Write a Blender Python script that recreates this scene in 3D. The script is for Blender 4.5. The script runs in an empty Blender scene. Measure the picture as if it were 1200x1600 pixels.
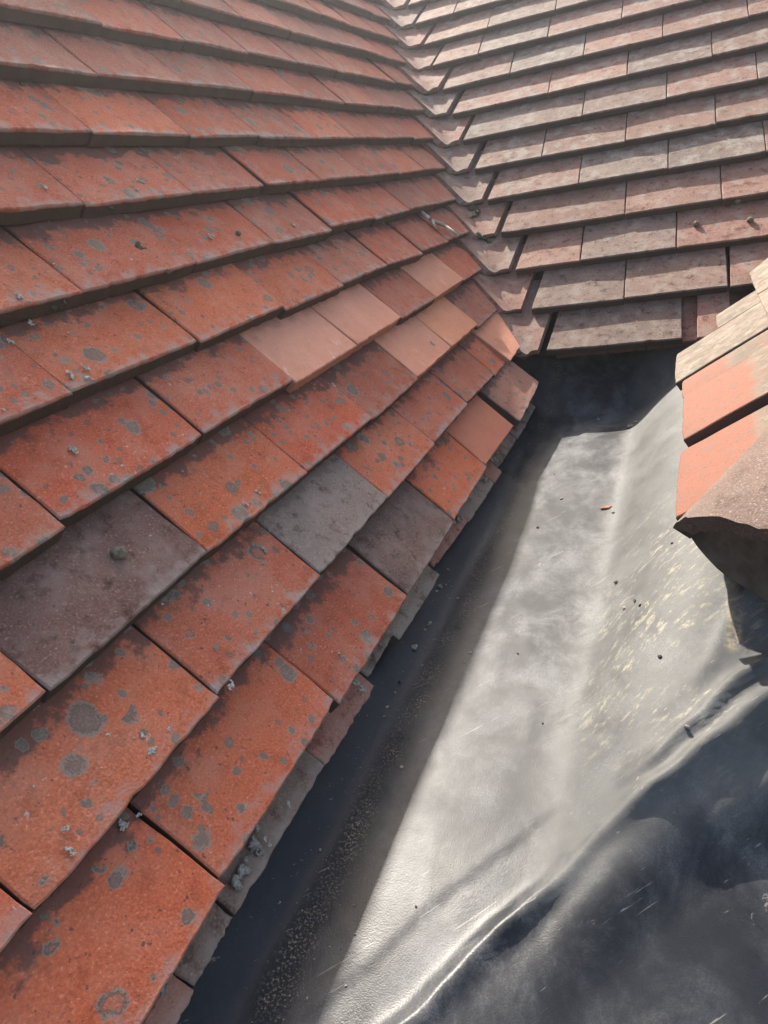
import bpy, bmesh, math, random
from mathutils import Matrix, Vector, noise as mnoise

# ------------------------------------------------------------------ camera, sky, sun, exposure
S = bpy.context.scene
COL = S.collection
CAM = Vector((0.25321, -0.63517, 0.34705))
YAW, PITCH, ROLL, FPX = 0.433758, 1.174819, -0.182671, 1150.45
cam_d = bpy.data.cameras.new('camera'); cam = bpy.data.objects.new('camera', cam_d); COL.objects.link(cam)
R = Matrix.Rotation(YAW, 3, 'Z') @ Matrix.Rotation(PITCH, 3, 'X') @ Matrix.Rotation(ROLL, 3, 'Z')
cam.matrix_world = Matrix.Translation(CAM) @ R.to_4x4()
cam_d.sensor_fit = 'VERTICAL'; cam_d.sensor_height = 24.0; cam_d.lens = 24.0 * FPX / 1600.0
cam_d.clip_start = 0.01; cam_d.clip_end = 2000
S.camera = cam

SUN = Vector((-0.622, 0.97, 1.0)).normalized()          # from the roof towards the sun
world = bpy.data.worlds.new('World'); S.world = world; world.use_nodes = True
wn = world.node_tree; bg = wn.nodes['Background']
sky = wn.nodes.new('ShaderNodeTexSky'); sky.sky_type = 'NISHITA'; sky.sun_disc = False
sky.sun_elevation = math.asin(SUN.z); sky.sun_rotation = math.atan2(SUN.x, SUN.y)
sky.air_density = 1.0; sky.dust_density = 4.0; sky.ozone_density = 1.0
wn.links.new(sky.outputs[0], bg.inputs[0]); bg.inputs[1].default_value = 0.15
sun_d = bpy.data.lights.new('sun', 'SUN'); sun = bpy.data.objects.new('sun', sun_d); COL.objects.link(sun)
sun_d.energy = 5.0; sun_d.angle = math.radians(0.5); sun_d.color = (1.0, 0.98, 0.95)
sun.rotation_euler = SUN.to_track_quat('Z', 'Y').to_euler()
S.view_settings.view_transform = 'Standard'; S.view_settings.look = 'None'
S.view_settings.exposure = 1.46; S.view_settings.gamma = 1.0; S.view_settings.use_curve_mapping = False
S.view_settings.use_white_balance = True; S.view_settings.white_balance_temperature = 7200
S.cycles.max_bounces = 4; S.cycles.diffuse_bounces = 2; S.cycles.adaptive_threshold = 0.02; S.cycles.glossy_bounces = 2

# ------------------------------------------------------------------ helpers
rng = random.Random(11)

def tag(o, label=None, cat=None, group=None, kind=None):
    if label: o['label'] = label
    if cat: o['category'] = cat
    if group: o['group'] = group
    if kind: o['kind'] = kind
    return o

def empty(name, loc):
    o = bpy.data.objects.new(name, None); COL.objects.link(o); o.location = loc; o.empty_display_size = 0.05
    return o

def link(name, me, mat, parent=None, M=None, color=None):
    o = bpy.data.objects.new(name, me); COL.objects.link(o)
    if mat is not None and len(me.materials) == 0: me.materials.append(mat)
    if M is None: M = Matrix.Identity(4)
    if parent is not None:
        o.parent = parent
        M = parent.matrix_basis.inverted() @ M
    o.matrix_basis = M
    if color is not None: o.color = color
    return o

def mesh(name, vs, fs, smooth=True, sharp=None):
    me = bpy.data.meshes.new(name); me.from_pydata([tuple(v) for v in vs], [], fs); me.update()
    for p in me.polygons: p.use_smooth = smooth
    if sharp is not None: me.set_sharp_from_angle(angle=math.radians(sharp))
    return me

def frame(o, x, y, z):
    return Matrix(((x[0], y[0], z[0], o[0]), (x[1], y[1], z[1], o[1]), (x[2], y[2], z[2], o[2]), (0, 0, 0, 1)))

class G:
    """small node-graph helper"""
    def __init__(s, name):
        s.mat = bpy.data.materials.new(name); s.mat.use_nodes = True
        s.nt = s.mat.node_tree; s.bsdf = s.nt.nodes['Principled BSDF']
    def n(s, t): return s.nt.nodes.new(t)
    def put(s, sock, v):
        if isinstance(v, bpy.types.NodeSocket): s.nt.links.new(v, sock)
        elif isinstance(v, (tuple, list)): sock.default_value = v if len(v) == len(sock.default_value) else (*v, 1)
        else:
            try: sock.default_value = v
            except TypeError: sock.default_value = (v, v, v)
    def m(s, op, a, b=0.0, c=0.0, clamp=False):
        n = s.n('ShaderNodeMath'); n.operation = op; n.use_clamp = clamp
        s.put(n.inputs[0], a); s.put(n.inputs[1], b); s.put(n.inputs[2], c); return n.outputs[0]
    def v(s, op, a, b=(0, 0, 0)):
        n = s.n('ShaderNodeVectorMath'); n.operation = op; s.put(n.inputs[0], a); s.put(n.inputs[1], b); return n.outputs[0]
    def mix(s, f, a, b, mode='MIX'):
        n = s.n('ShaderNodeMix'); n.data_type = 'RGBA'; n.blend_type = mode; n.clamp_factor = True
        s.put(n.inputs[0], f); s.put(n.inputs[6], a); s.put(n.inputs[7], b); return n.outputs[2]
    def noise(s, vec, scale, detail=3, rough=0.55, dist=0.0):
        n = s.n('ShaderNodeTexNoise'); s.put(n.inputs['Vector'], vec); n.inputs['Scale'].default_value = scale
        n.inputs['Detail'].default_value = detail; n.inputs['Roughness'].default_value = rough; n.inputs['Distortion'].default_value = dist
        return n.outputs['Fac']
    def vor(s, vec, scale):
        n = s.n('ShaderNodeTexVoronoi'); s.put(n.inputs['Vector'], vec); n.inputs['Scale'].default_value = scale
        return n.outputs['Distance'], n.outputs['Color']
    def sep(s, vec):
        n = s.n('ShaderNodeSeparateXYZ'); s.put(n.inputs[0], vec); return n.outputs
    def comb(s, x, y, z):
        n = s.n('ShaderNodeCombineXYZ'); s.put(n.inputs[0], x); s.put(n.inputs[1], y); s.put(n.inputs[2], z); return n.outputs[0]
    def sm(s, v, lo, hi, a=0.0, b=1.0):
        n = s.n('ShaderNodeMapRange'); n.interpolation_type = 'SMOOTHSTEP'
        s.put(n.inputs[0], v); s.put(n.inputs[1], lo); s.put(n.inputs[2], hi); s.put(n.inputs[3], a); s.put(n.inputs[4], b); return n.outputs[0]
    def bump(s, h, strength, dist, prev=None):
        n = s.n('ShaderNodeBump'); n.inputs['Strength'].default_value = strength; n.inputs['Distance'].default_value = dist
        s.put(n.inputs['Height'], h)
        if prev is not None: s.put(n.inputs['Normal'], prev)
        return n.outputs[0]
    def out(s, col, rough, normal=None, spec=0.35):
        s.put(s.bsdf.inputs['Base Color'], col); s.put(s.bsdf.inputs['Roughness'], rough)
        s.bsdf.inputs['Specular IOR Level'].default_value = spec
        if normal is not None: s.put(s.bsdf.inputs['Normal'], normal)
        return s.mat
    def local(s):
        tc = s.n('ShaderNodeTexCoord'); oi = s.n('ShaderNodeObjectInfo')
        r = oi.outputs['Random']
        off = s.comb(s.m('MULTIPLY', r, 17.3), s.m('MULTIPLY', r, 31.7), s.m('MULTIPLY', r, 9.1))
        return tc.outputs['Object'], s.v('ADD', tc.outputs['Object'], off), oi

# ------------------------------------------------------------------ materials
def tile_material(name, gauge, algae_shade=1.0, lichen=1.0, film=(0.30, 0.27, 0.23), film_amt=0.25, mott=0.35, speck=1.0, edge=1.0):
    g = G(name); P0, P, oi = g.local()
    tint = oi.outputs['Color']; wear = oi.outputs['Alpha']
    x, y, z = g.sep(P0)[:3]
    big = g.noise(P, 17, 2, 0.6); mid = g.noise(P, 70, 3, 0.6); fine = g.noise(P, 560, 2, 0.65)
    dark = g.mix(1.0, tint, (0.50, 0.42, 0.40), 'MULTIPLY')
    lite = g.mix(0.22, tint, (0.66, 0.40, 0.30))
    c = g.mix(g.sm(big, 0.35, 0.72, 0, 0.45), tint, lite)
    c = g.mix(g.m('MULTIPLY', g.sm(mid, 0.52, 0.72), mott), c, dark)
    c = g.mix(g.sm(fine, 0.35, 0.75, 0.0, 0.55), c, g.mix(1.0, c, (0.6, 0.55, 0.52), 'MULTIPLY'))
    c = g.mix(g.sm(fine, 0.40, 0.25, 0.0, 0.30), c, (0.72, 0.50, 0.40))
    # weather film in cloudy patches
    fm = g.m('MULTIPLY', g.sm(g.noise(P, 34, 3, 0.65), 0.46, 0.70), g.m('MULTIPLY', wear, film_amt))
    grain = g.sm(fine, 0.3, 0.65)
    c = g.mix(g.m('MULTIPLY', fm, grain), c, film)
    # black algae plus painted occlusion shade under the course above, ragged
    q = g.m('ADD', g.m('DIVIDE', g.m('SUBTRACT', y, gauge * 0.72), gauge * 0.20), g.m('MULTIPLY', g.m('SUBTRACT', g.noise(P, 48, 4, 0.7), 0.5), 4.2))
    sm_ = g.m('MULTIPLY', g.sm(q, 0.35, 0.95), g.m('MULTIPLY', g.sm(wear, 0.0, 0.6), algae_shade), clamp=True)
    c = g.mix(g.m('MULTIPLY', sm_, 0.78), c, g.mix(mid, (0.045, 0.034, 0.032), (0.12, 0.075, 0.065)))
    # pits and specks
    sp = g.sm(g.noise(P, 240, 2, 0.5), 0.66 - 0.05 * (speck > 1), 0.74)
    c = g.mix(g.m('MULTIPLY', sp, 0.75 * speck), c, (0.06, 0.045, 0.04))
    hgt = g.m('ADD', g.m('MULTIPLY', fine, 0.5), g.m('MULTIPLY', mid, 0.5))
    if lichen > 0:
        wob = g.v('ADD', P, g.comb(g.m('MULTIPLY', mid, 0.012), g.m('MULTIPLY', big, 0.012), 0.0))
        for sc, keep, rad, key in ((42, 0.30, 0.46, 0), (95, 0.33, 0.46, 1)):
            d, col = g.vor(wob, sc)
            rr, gg, bb = g.sep(col)[:3]
            on = g.m('GREATER_THAN', g.m('ADD', gg, g.m('MULTIPLY', g.m('SUBTRACT', big, 0.5), 1.3)), keep)
            rad_ = g.m('MULTIPLY_ADD', g.m('POWER', rr, 1.8), rad * 0.85, rad * 0.15)
            dd = g.m('ADD', d, g.m('MULTIPLY', g.m('SUBTRACT', fine, 0.5), 0.30))
            m_ = g.m('MULTIPLY', g.sm(g.m('SUBTRACT', rad_, dd), -0.02, 0.06), on)
            m_ = g.m('MULTIPLY', m_, g.m('MULTIPLY', g.sm(wear, 0.0, 0.6), lichen), clamp=True)
            ring = g.sm(g.m('DIVIDE', dd, rad_), 0.35, 0.95)
            lc = g.mix(ring, g.mix(bb, (0.17, 0.135, 0.105), (0.105, 0.10, 0.082)), g.mix(bb, (0.125, 0.12, 0.098), (0.075, 0.075, 0.065)))
            lc = g.mix(g.sm(fine, 0.45, 0.75, 0, 0.6), lc, (0.27, 0.255, 0.215))
            lc = g.mix(g.m('MULTIPLY', g.sm(ring, 0.75, 1.0), g.m('GREATER_THAN', rr, 0.72)), lc, (0.22, 0.205, 0.17))
            hole = g.m('MULTIPLY', g.sm(ring, 0.5, 0.0), g.m('GREATER_THAN', bb, 0.86))
            m_ = g.m('MULTIPLY', m_, g.m('SUBTRACT', 0.84, g.m('MULTIPLY', hole, 0.6)))
            c = g.mix(m_, c, lc)
        # pale crust specks
        cr = g.sm(g.noise(P, 150, 3, 0.75), 0.66, 0.74)
        cr = g.m('MULTIPLY', cr, g.sm(big, 0.48, 0.60))
        c = g.mix(g.m('MULTIPLY', g.m('MULTIPLY', cr, wear), lichen, clamp=True), c, (0.50, 0.47, 0.42))
    # worn grey lower edge
    e = g.m('ADD', g.m('DIVIDE', y, 0.013), g.m('MULTIPLY', g.m('SUBTRACT', mid, 0.5), 5.0))
    em = g.m('MULTIPLY', g.sm(e, 0.9, -0.6), g.m('MULTIPLY', wear, edge), clamp=True)
    c = g.mix(g.m('MULTIPLY', em, 0.85), c, g.mix(fine, (0.12, 0.095, 0.085), (0.48, 0.42, 0.38)))
    # end grain of the butt: dark brown
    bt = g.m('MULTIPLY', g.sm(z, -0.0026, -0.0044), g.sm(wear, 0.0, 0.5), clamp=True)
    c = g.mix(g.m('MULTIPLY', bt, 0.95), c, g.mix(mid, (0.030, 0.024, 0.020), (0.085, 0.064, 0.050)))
    nrm = g.bump(hgt, 0.75, 0.0024)
    return g.out(c, g.sm(fine, 0.2, 0.8, 0.75, 0.95), nrm, 0.18)

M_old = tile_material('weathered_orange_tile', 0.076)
M_back = tile_material('mottled_brown_tile', 0.103, algae_shade=0.25, lichen=0.0, film=(0.25, 0.24, 0.205), film_amt=1.6, mott=1.0, speck=1.3, edge=0.5)
M_dark = tile_material('dark_brown_tile', 0.076, algae_shade=0.5, lichen=0.22, film=(0.26, 0.225, 0.20), film_amt=0.6, mott=0.9, speck=0.8, edge=0.7)
M_valley = tile_material('valley_tile_clay', 0.103, algae_shade=0.4, lichen=0.25, film=(0.30, 0.275, 0.235), film_amt=0.9, mott=0.8, speck=1.0, edge=0.4)

def new_material():
    g = G('new_clay_tile'); P0, P, oi = g.local()
    tint = oi.outputs['Color']
    big = g.noise(P, 16, 3); fine = g.noise(P, 500, 3, 0.6)
    c = g.mix(g.sm(big, 0.35, 0.7, 0, 0.5), tint, g.mix(1.0, tint, (0.86, 0.80, 0.78), 'MULTIPLY'))
    c = g.mix(g.sm(g.noise(P, 65, 4, 0.65), 0.45, 0.70, 0, 0.3), c, g.mix(1.0, c, (0.80, 0.70, 0.64), 'MULTIPLY'))
    c = g.mix(g.sm(fine, 0.45, 0.8, 0, 0.5), c, g.mix(1.0, c, (0.75, 0.7, 0.66), 'MULTIPLY'))
    x, y, z = g.sep(P0)[:3]
    # brushed-on pale scuffs near the tail
    st = g.noise(g.v('MULTIPLY', P, (1.0, 0.35, 1.0)), 130, 4, 0.7, 0.6)
    patch = g.m('MULTIPLY', g.sm(g.noise(P, 28, 2), 0.46, 0.64), g.sm(y, 0.075, 0.005))
    c = g.mix(g.m('MULTIPLY', g.m('MULTIPLY', g.sm(st, 0.55, 0.70), patch), 0.7), c, (0.74, 0.58, 0.48))
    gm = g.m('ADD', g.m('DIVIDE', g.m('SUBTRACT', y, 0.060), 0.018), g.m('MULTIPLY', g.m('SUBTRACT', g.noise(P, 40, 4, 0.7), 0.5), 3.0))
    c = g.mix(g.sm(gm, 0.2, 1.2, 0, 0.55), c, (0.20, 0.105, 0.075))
    c = g.mix(g.sm(g.noise(P, 230, 3, 0.7), 0.62, 0.72, 0, 0.5), c, (0.28, 0.13, 0.085))
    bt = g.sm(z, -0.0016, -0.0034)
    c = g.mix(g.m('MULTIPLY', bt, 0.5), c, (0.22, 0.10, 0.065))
    return g.out(c, 0.85, g.bump(fine, 0.7, 0.0018), 0.2)
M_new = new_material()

def right_material():
    g = G('orange_and_bleached_tile'); P0, P, oi = g.local()
    tint = oi.outputs['Color']; wear = oi.outputs['Alpha']
    x, y, z = g.sep(P0)[:3]
    S1 = g.v('MULTIPLY', P, (1.0, 0.55, 1.0))
    st = g.noise(S1, 120, 4, 0.7); big = g.noise(P, 24, 4, 0.6); fine = g.noise(P, 600, 3, 0.6)
    pale = g.mix(st, (0.062, 0.050, 0.040), (0.145, 0.116, 0.090))
    pale = g.mix(g.sm(g.noise(S1, 45, 5, 0.7, 1.2), 0.50, 0.62), pale, (0.165, 0.148, 0.118))
    pale = g.mix(g.sm(g.noise(S1, 60, 4, 0.7), 0.58, 0.70), pale, (0.155, 0.115, 0.065))
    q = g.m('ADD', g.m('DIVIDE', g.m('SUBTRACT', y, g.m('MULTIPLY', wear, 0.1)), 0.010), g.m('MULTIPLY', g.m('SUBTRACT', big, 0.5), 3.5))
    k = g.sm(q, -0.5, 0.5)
    fl = g.sm(st, 0.52, 0.66, 0, 0.85)
    o_ = g.mix(fl, tint, (0.11, 0.075, 0.06)); o_ = g.mix(g.sm(fine, 0.5, 0.8, 0, 0.4), o_, (0.24, 0.13, 0.095))
    c = g.mix(g.m('MULTIPLY', k, g.sm(g.noise(P, 40, 4, 0.7), 0.30, 0.62, 0.45, 1.0)), o_, pale)
    c = g.mix(g.sm(g.noise(P, 210, 3, 0.7), 0.60, 0.70, 0, 0.75), c, (0.05, 0.04, 0.033))
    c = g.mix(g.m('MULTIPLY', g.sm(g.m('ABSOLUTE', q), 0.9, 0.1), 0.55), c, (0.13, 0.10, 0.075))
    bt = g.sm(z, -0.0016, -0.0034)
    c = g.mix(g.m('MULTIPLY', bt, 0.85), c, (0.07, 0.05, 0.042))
    return g.out(c, 0.88, g.bump(g.m('ADD', fine, st), 0.5, 0.0016), 0.3)
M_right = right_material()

def membrane_material():
    g = G('black_rubber_membrane'); tc = g.n('ShaderNodeTexCoord'); P = tc.outputs['Object']
    x, y, z = g.sep(P)[:3]
    big = g.noise(P, 5.5, 4, 0.55); mid = g.noise(P, 26, 5, 0.62); fine = g.noise(P, 1500, 2, 0.6)
    # dust film, swirled
    sw = g.noise(g.v('MULTIPLY', P, (1.0, 0.7, 1.0)), 20, 7, 0.72, 0.35)
    dust = g.m('MULTIPLY', g.sm(sw, 0.36, 0.72), g.sm(big, 0.25, 0.7, 0.35, 1.0))
    right = g.m('MULTIPLY', g.sm(x, 0.140, 0.178), g.sm(g.m('ADD', g.m('MULTIPLY', x, -0.81), y), -0.47, -0.43))
    dust_shade = g.m('MULTIPLY', g.sm(g.m('ADD', g.m('MULTIPLY', x, -0.81), g.m('ADD', y, g.m('MULTIPLY', mid, 0.03))), -0.50, -0.42, 0.30, 1.0), g.sm(x, 0.02, 0.065, 0.15, 1.0))  # less dust past the fold; left strip darkened to deepen its shadow
    c = g.mix(g.m('MULTIPLY', g.m('MULTIPLY', dust, g.sm(g.noise(P, 850, 2, 0.7), 0.34, 0.66, 0.45, 1.05)), dust_shade), (0.018, 0.0195, 0.023), (0.175, 0.180, 0.185))
    c = g.mix(g.m('MULTIPLY', right, g.sm(mid, 0.2, 0.75, 0.30, 0.70)), c, (0.105, 0.106, 0.103))
    # chalky cream scuffs, dragged up the side
    ca, sa = math.cos(0.85), math.sin(0.85)
    xr = g.m('ADD', g.m('MULTIPLY', x, ca), g.m('MULTIPLY', y, sa)); yr = g.m('SUBTRACT', g.m('MULTIPLY', y, ca), g.m('MULTIPLY', x, sa))
    SC = g.comb(g.m('MULTIPLY', xr, 0.20), yr, z)
    scf = g.noise(SC, 150, 5, 0.75, 0.25)
    where = g.m('MULTIPLY', g.sm(x, 0.12, 0.21), g.m('MULTIPLY', g.sm(y, -0.24, -0.13), g.sm(y, 0.30, 0.06)))
    blot = g.sm(g.noise(P, 22, 3), 0.40, 0.56)
    c = g.mix(g.m('MULTIPLY', g.m('MULTIPLY', g.sm(scf, 0.52, 0.64), where), g.m('MULTIPLY', blot, 0.85)), c, (0.215, 0.20, 0.155))
    sc2 = g.m('MULTIPLY', g.sm(g.noise(SC, 60, 5, 0.75, 0.8), 0.64, 0.70), g.sm(g.noise(P, 12, 2), 0.50, 0.60))
    c = g.mix(g.m('MULTIPLY', sc2, 0.55), c, (0.27, 0.255, 0.205))
    # smear of dried mortar below the hip end
    mx = g.m('SUBTRACT', x, g.m('MULTIPLY_ADD', y, 0.10, 0.290)); mk = g.sm(g.m('ADD', g.m('ABSOLUTE', mx), g.m('MULTIPLY', g.m('SUBTRACT', mid, 0.5), 0.010)), 0.0075, 0.003)
    mk = g.m('MULTIPLY', mk, g.m('MULTIPLY', g.sm(y, -0.098, -0.085), g.sm(y, -0.040, -0.052)))
    c = g.mix(g.m('MULTIPLY', mk, g.sm(g.noise(P, 160, 4, 0.7), 0.35, 0.6)), c, g.mix(g.noise(P, 300, 3), (0.13, 0.10, 0.065), (0.30, 0.255, 0.18)))
    # fine hair scratches
    hs = g.sm(g.noise(g.comb(g.m('MULTIPLY', xr, 0.05), yr, z), 420, 2, 0.5), 0.70, 0.76)
    c = g.mix(g.m('MULTIPLY', hs, 0.30), c, (0.36, 0.35, 0.32))
    # grit that has gathered in the left crease
    cx = g.m('SUBTRACT', x, g.m('MULTIPLY_ADD', g.m('SUBTRACT', g.noise(P, 9, 2), 0.5), 0.03, 0.020))
    gr = g.m('MULTIPLY', g.sm(g.m('ABSOLUTE', cx), 0.016, 0.002), g.sm(g.noise(P, 520, 3, 0.7), 0.50, 0.66))
    c = g.mix(g.m('MULTIPLY', gr, g.sm(mid, 0.35, 0.6, 0.2, 0.85)), c, (0.22, 0.18, 0.13))
    rough = g.m('ADD', g.m('MULTIPLY_ADD', g.sm(dust, 0.0, 1.0), 0.08, 0.46), g.m('MULTIPLY', g.m('SUBTRACT', dust_shade, 1.0), 0.20))
    rough = g.m('ADD', rough, g.m('MULTIPLY', right, 0.14))
    rough = g.m('ADD', rough, g.m('MULTIPLY', g.m('SUBTRACT', mid, 0.5), 0.16))
    rough = g.m('SUBTRACT', rough, g.m('MULTIPLY', g.m('SUBTRACT', 1.0, right), g.sm(y, -0.22, -0.34, 0.0, 0.08)))
    n1 = g.bump(mid, 0.08, 0.0022); n2 = g.bump(g.noise(P, 950, 1, 0.6), 0.28, 0.0004, n1); n3 = g.bump(g.noise(P, 200, 3), 0.04, 0.0008, n2)
    return g.out(c, rough, n3, 0.125)
M_mem = membrane_material()

def simple(name, a, b, scale, rough=0.9, bump=0.4, dist=0.002, spec=0.3):
    g = G(name); tc = g.n('ShaderNodeTexCoord'); P = tc.outputs['Object']
    n_ = g.noise(P, scale, 5, 0.65)
    return g.out(g.mix(g.sm(n_, 0.3, 0.7), a, b), rough, g.bump(n_, bump, dist), spec)
M_mortar = simple('mortar_bed', (0.075, 0.058, 0.045), (0.13, 0.105, 0.085), 55, 0.95)
M_felt = simple('underlay_felt', (0.03, 0.027, 0.025), (0.06, 0.05, 0.045), 40)
M_pebble = simple('grit_stone', (0.16, 0.12, 0.09), (0.34, 0.28, 0.22), 300)
M_lichen = simple('pale_crust_lichen', (0.22, 0.21, 0.18), (0.52, 0.50, 0.44), 420, 0.95, 0.8, 0.001)
M_soot = simple('dark_crumb', (0.02, 0.017, 0.015), (0.06, 0.05, 0.04), 300)
M_moss = simple('dark_moss', (0.03, 0.035, 0.02), (0.09, 0.09, 0.05), 400, 0.95, 0.8, 0.001)
M_twig = simple('bleached_twig_bark', (0.28, 0.25, 0.21), (0.50, 0.46, 0.40), 260, 0.9, 0.8, 0.001)
M_ground = simple('yard_ground', (0.07, 0.08, 0.05), (0.13, 0.12, 0.09), 1.2)

# ------------------------------------------------------------------ a clay tile
T = 0.0130           # thickness
def tile_mesh(name, w0l, w0r, w1l, w1r, L, seed, t=T, chip=0.0, camber=0.0014, nx=22, ny=9, edge=0.0012, wob=0.0005):
    """outline: lower edge from w0l to w0r at y=0, upper edge from w1l to w1r at y=L; top face at z=0"""
    rr = random.Random(seed); sd = Vector((rr.uniform(-50, 50), rr.uniform(-50, 50), rr.uniform(-50, 50)))
    notch = [(rr.uniform(-0.5, 0.5), rr.uniform(0.02, 0.06), rr.uniform(0.3, 1.0)) for _ in range(3)] if chip > 0 else []
    cornl, cornr = rr.random() * chip * 1.2, rr.random() * chip * 1.2
    def nz(a, b): return mnoise.noise(Vector((a, b, 0)) + sd)
    def at(i, j, inset=0.0):
        fx = i / nx; fy = (j / ny) ** 1.35
        wl = w0l + (w1l - w0l) * fy; wr = w0r + (w1r - w0r) * fy
        x = wl + (wr - wl) * fx; y = L * fy
        if i == 0: x += inset + edge * nz(y * 90, 3.1) * 1.1
        if i == nx: x -= inset - edge * nz(y * 90, 7.7) * 1.1
        if j == 0:
            y += inset + edge * (0.45 * nz(x * 60, 1.3) + 0.8 * nz(x * 210, 5.2) + 0.4 * nz(x * 420, 2.2))
            for c_, wd, dp in notch:
                k = max(0, 1 - abs(fx - 0.5 - c_) / wd); y += chip * dp * k
            y += cornl * max(0, 1 - fx / 0.10) + cornr * max(0, 1 - (1 - fx) / 0.10)
        if j == ny: y -= inset
        c = (fx - 0.5) * 2
        z = -camber * c * c - camber * 0.6 * (fy - 0.3) ** 2 + wob * nz(x * 22, y * 22)
        return x, y, z
    vs = []; fs = []
    b = 0.0011
    for j in range(ny + 1):
        for i in range(nx + 1):
            per = i in (0, nx) or j in (0, ny)
            vs.append(at(i, j, b if per else 0))
    W = nx + 1
    for j in range(ny):
        for i in range(nx):
            a = j * W + i; fs.append((a, a + 1, a + W + 1, a + W))
    ring = [(i, 0) for i in range(nx)] + [(nx, j) for j in range(ny)] + [(i, ny) for i in range(nx, 0, -1)] + [(0, j) for j in range(ny, 0, -1)]
    n = len(ring)
    o1 = len(vs)
    for i, j in ring:
        x, y, z = at(i, j); vs.append((x, y, z - b))
    o2 = len(vs)
    for i, j in ring:
        x, y, z = at(i, j); vs.append((x, y + (0.0008 * nz(x * 130, 9.0) if j == 0 else 0), z - t))
    for k in range(n):
        k2 = (k + 1) % n
        a, a2 = ring[k][1] * W + ring[k][0], ring[k2][1] * W + ring[k2][0]
        fs.append((a2, a, o1 + k, o1 + k2)); fs.append((o1 + k2, o1 + k, o2 + k, o2 + k2))
    fs.append(tuple(o2 + k for k in range(n - 1, -1, -1)))
    me = mesh(name, vs, fs, True, 38)
    return me

def slope_tile(name, parent, mat, base, u, v, n, a, r, gauge, me, color, tilt, rz=0.0, lift=0.0, slide=0.0, rollx=0.0):
    """a: distance along the course to the tile's centre, r: course"""
    o = Vector(base) + Vector(u) * a + Vector(v) * (r * gauge + slide) + Vector(n) * lift
    M = frame(o, u, v, n) @ Matrix.Rotation(rz, 4, 'Z') @ Matrix.Rotation(-tilt, 4, 'X') @ Matrix.Rotation(rollx, 4, 'Y')
    return link(name, me, mat, parent, M, color)

# ------------------------------------------------------------------ the three roof slopes
P1, G1 = 1.017794, 0.0758355
U1, V1, N1 = Vector((0, 1, 0)), Vector((-math.cos(P1), 0, math.sin(P1))), Vector((math.sin(P1), 0, math.cos(P1)))
P2, G2, YB, ZB, Y2 = 0.657636, 0.103268, 0.659493, 0.0576456, 0.0108
RZ2 = Matrix.Rotation(Y2, 3, 'Z')
U2, V2, N2 = RZ2 @ Vector((1, 0, 0)), RZ2 @ Vector((0, math.cos(P2), math.sin(P2))), RZ2 @ Vector((0, -math.sin(P2), math.cos(P2)))
B2 = Vector((0, YB, ZB))
P3, G3, XR, ZR = math.radians(38.0), 0.121, 0.243, 0.058
U3, V3, N3 = Vector((0, -1, 0)), Vector((math.cos(P3), 0, math.sin(P3))), Vector((-math.sin(P3), 0, math.cos(P3)))
B3 = Vector((XR, 0, ZR))

def valley_y(z): return 0.585 + 1.2895 * z          # left slope meets back slope
def valley_x(z): return -z / math.tan(P1)

left = tag(empty('roof_slope', (0, 0, 0)), 'steep orange clay tiled roof slope on the left, spotted with lichen', 'roof')
back = tag(empty('roof_slope', B2), 'grey brown clay tiled roof slope at the back, above the lined gutter', 'roof')
right = tag(empty('roof_slope', B3), 'sunlit roof slope with bleached tiles at the right edge of the gutter', 'roof')

# --- left slope
ROWS_L = 16
ORANGE = [(0.49, 0.118, 0.055), (0.47, 0.108, 0.052), (0.44, 0.100, 0.050), (0.51, 0.132, 0.062), (0.45, 0.118, 0.064)]
TL = 0.0155
TILT1 = math.atan((TL + 0.0025) / G1)
y_end = {0: 0.44, 1: 0.60, 2: 0.80, 3: 0.855, 4: 0.945, 5: 1.035}
variants = [tile_mesh('clay_tile', -0.0817, 0.0817, -0.0805, 0.0805, 0.185, 100 + k, t=TL, chip=(0.0005 if k % 2 else 0.0018)) for k in range(14)]
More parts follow.
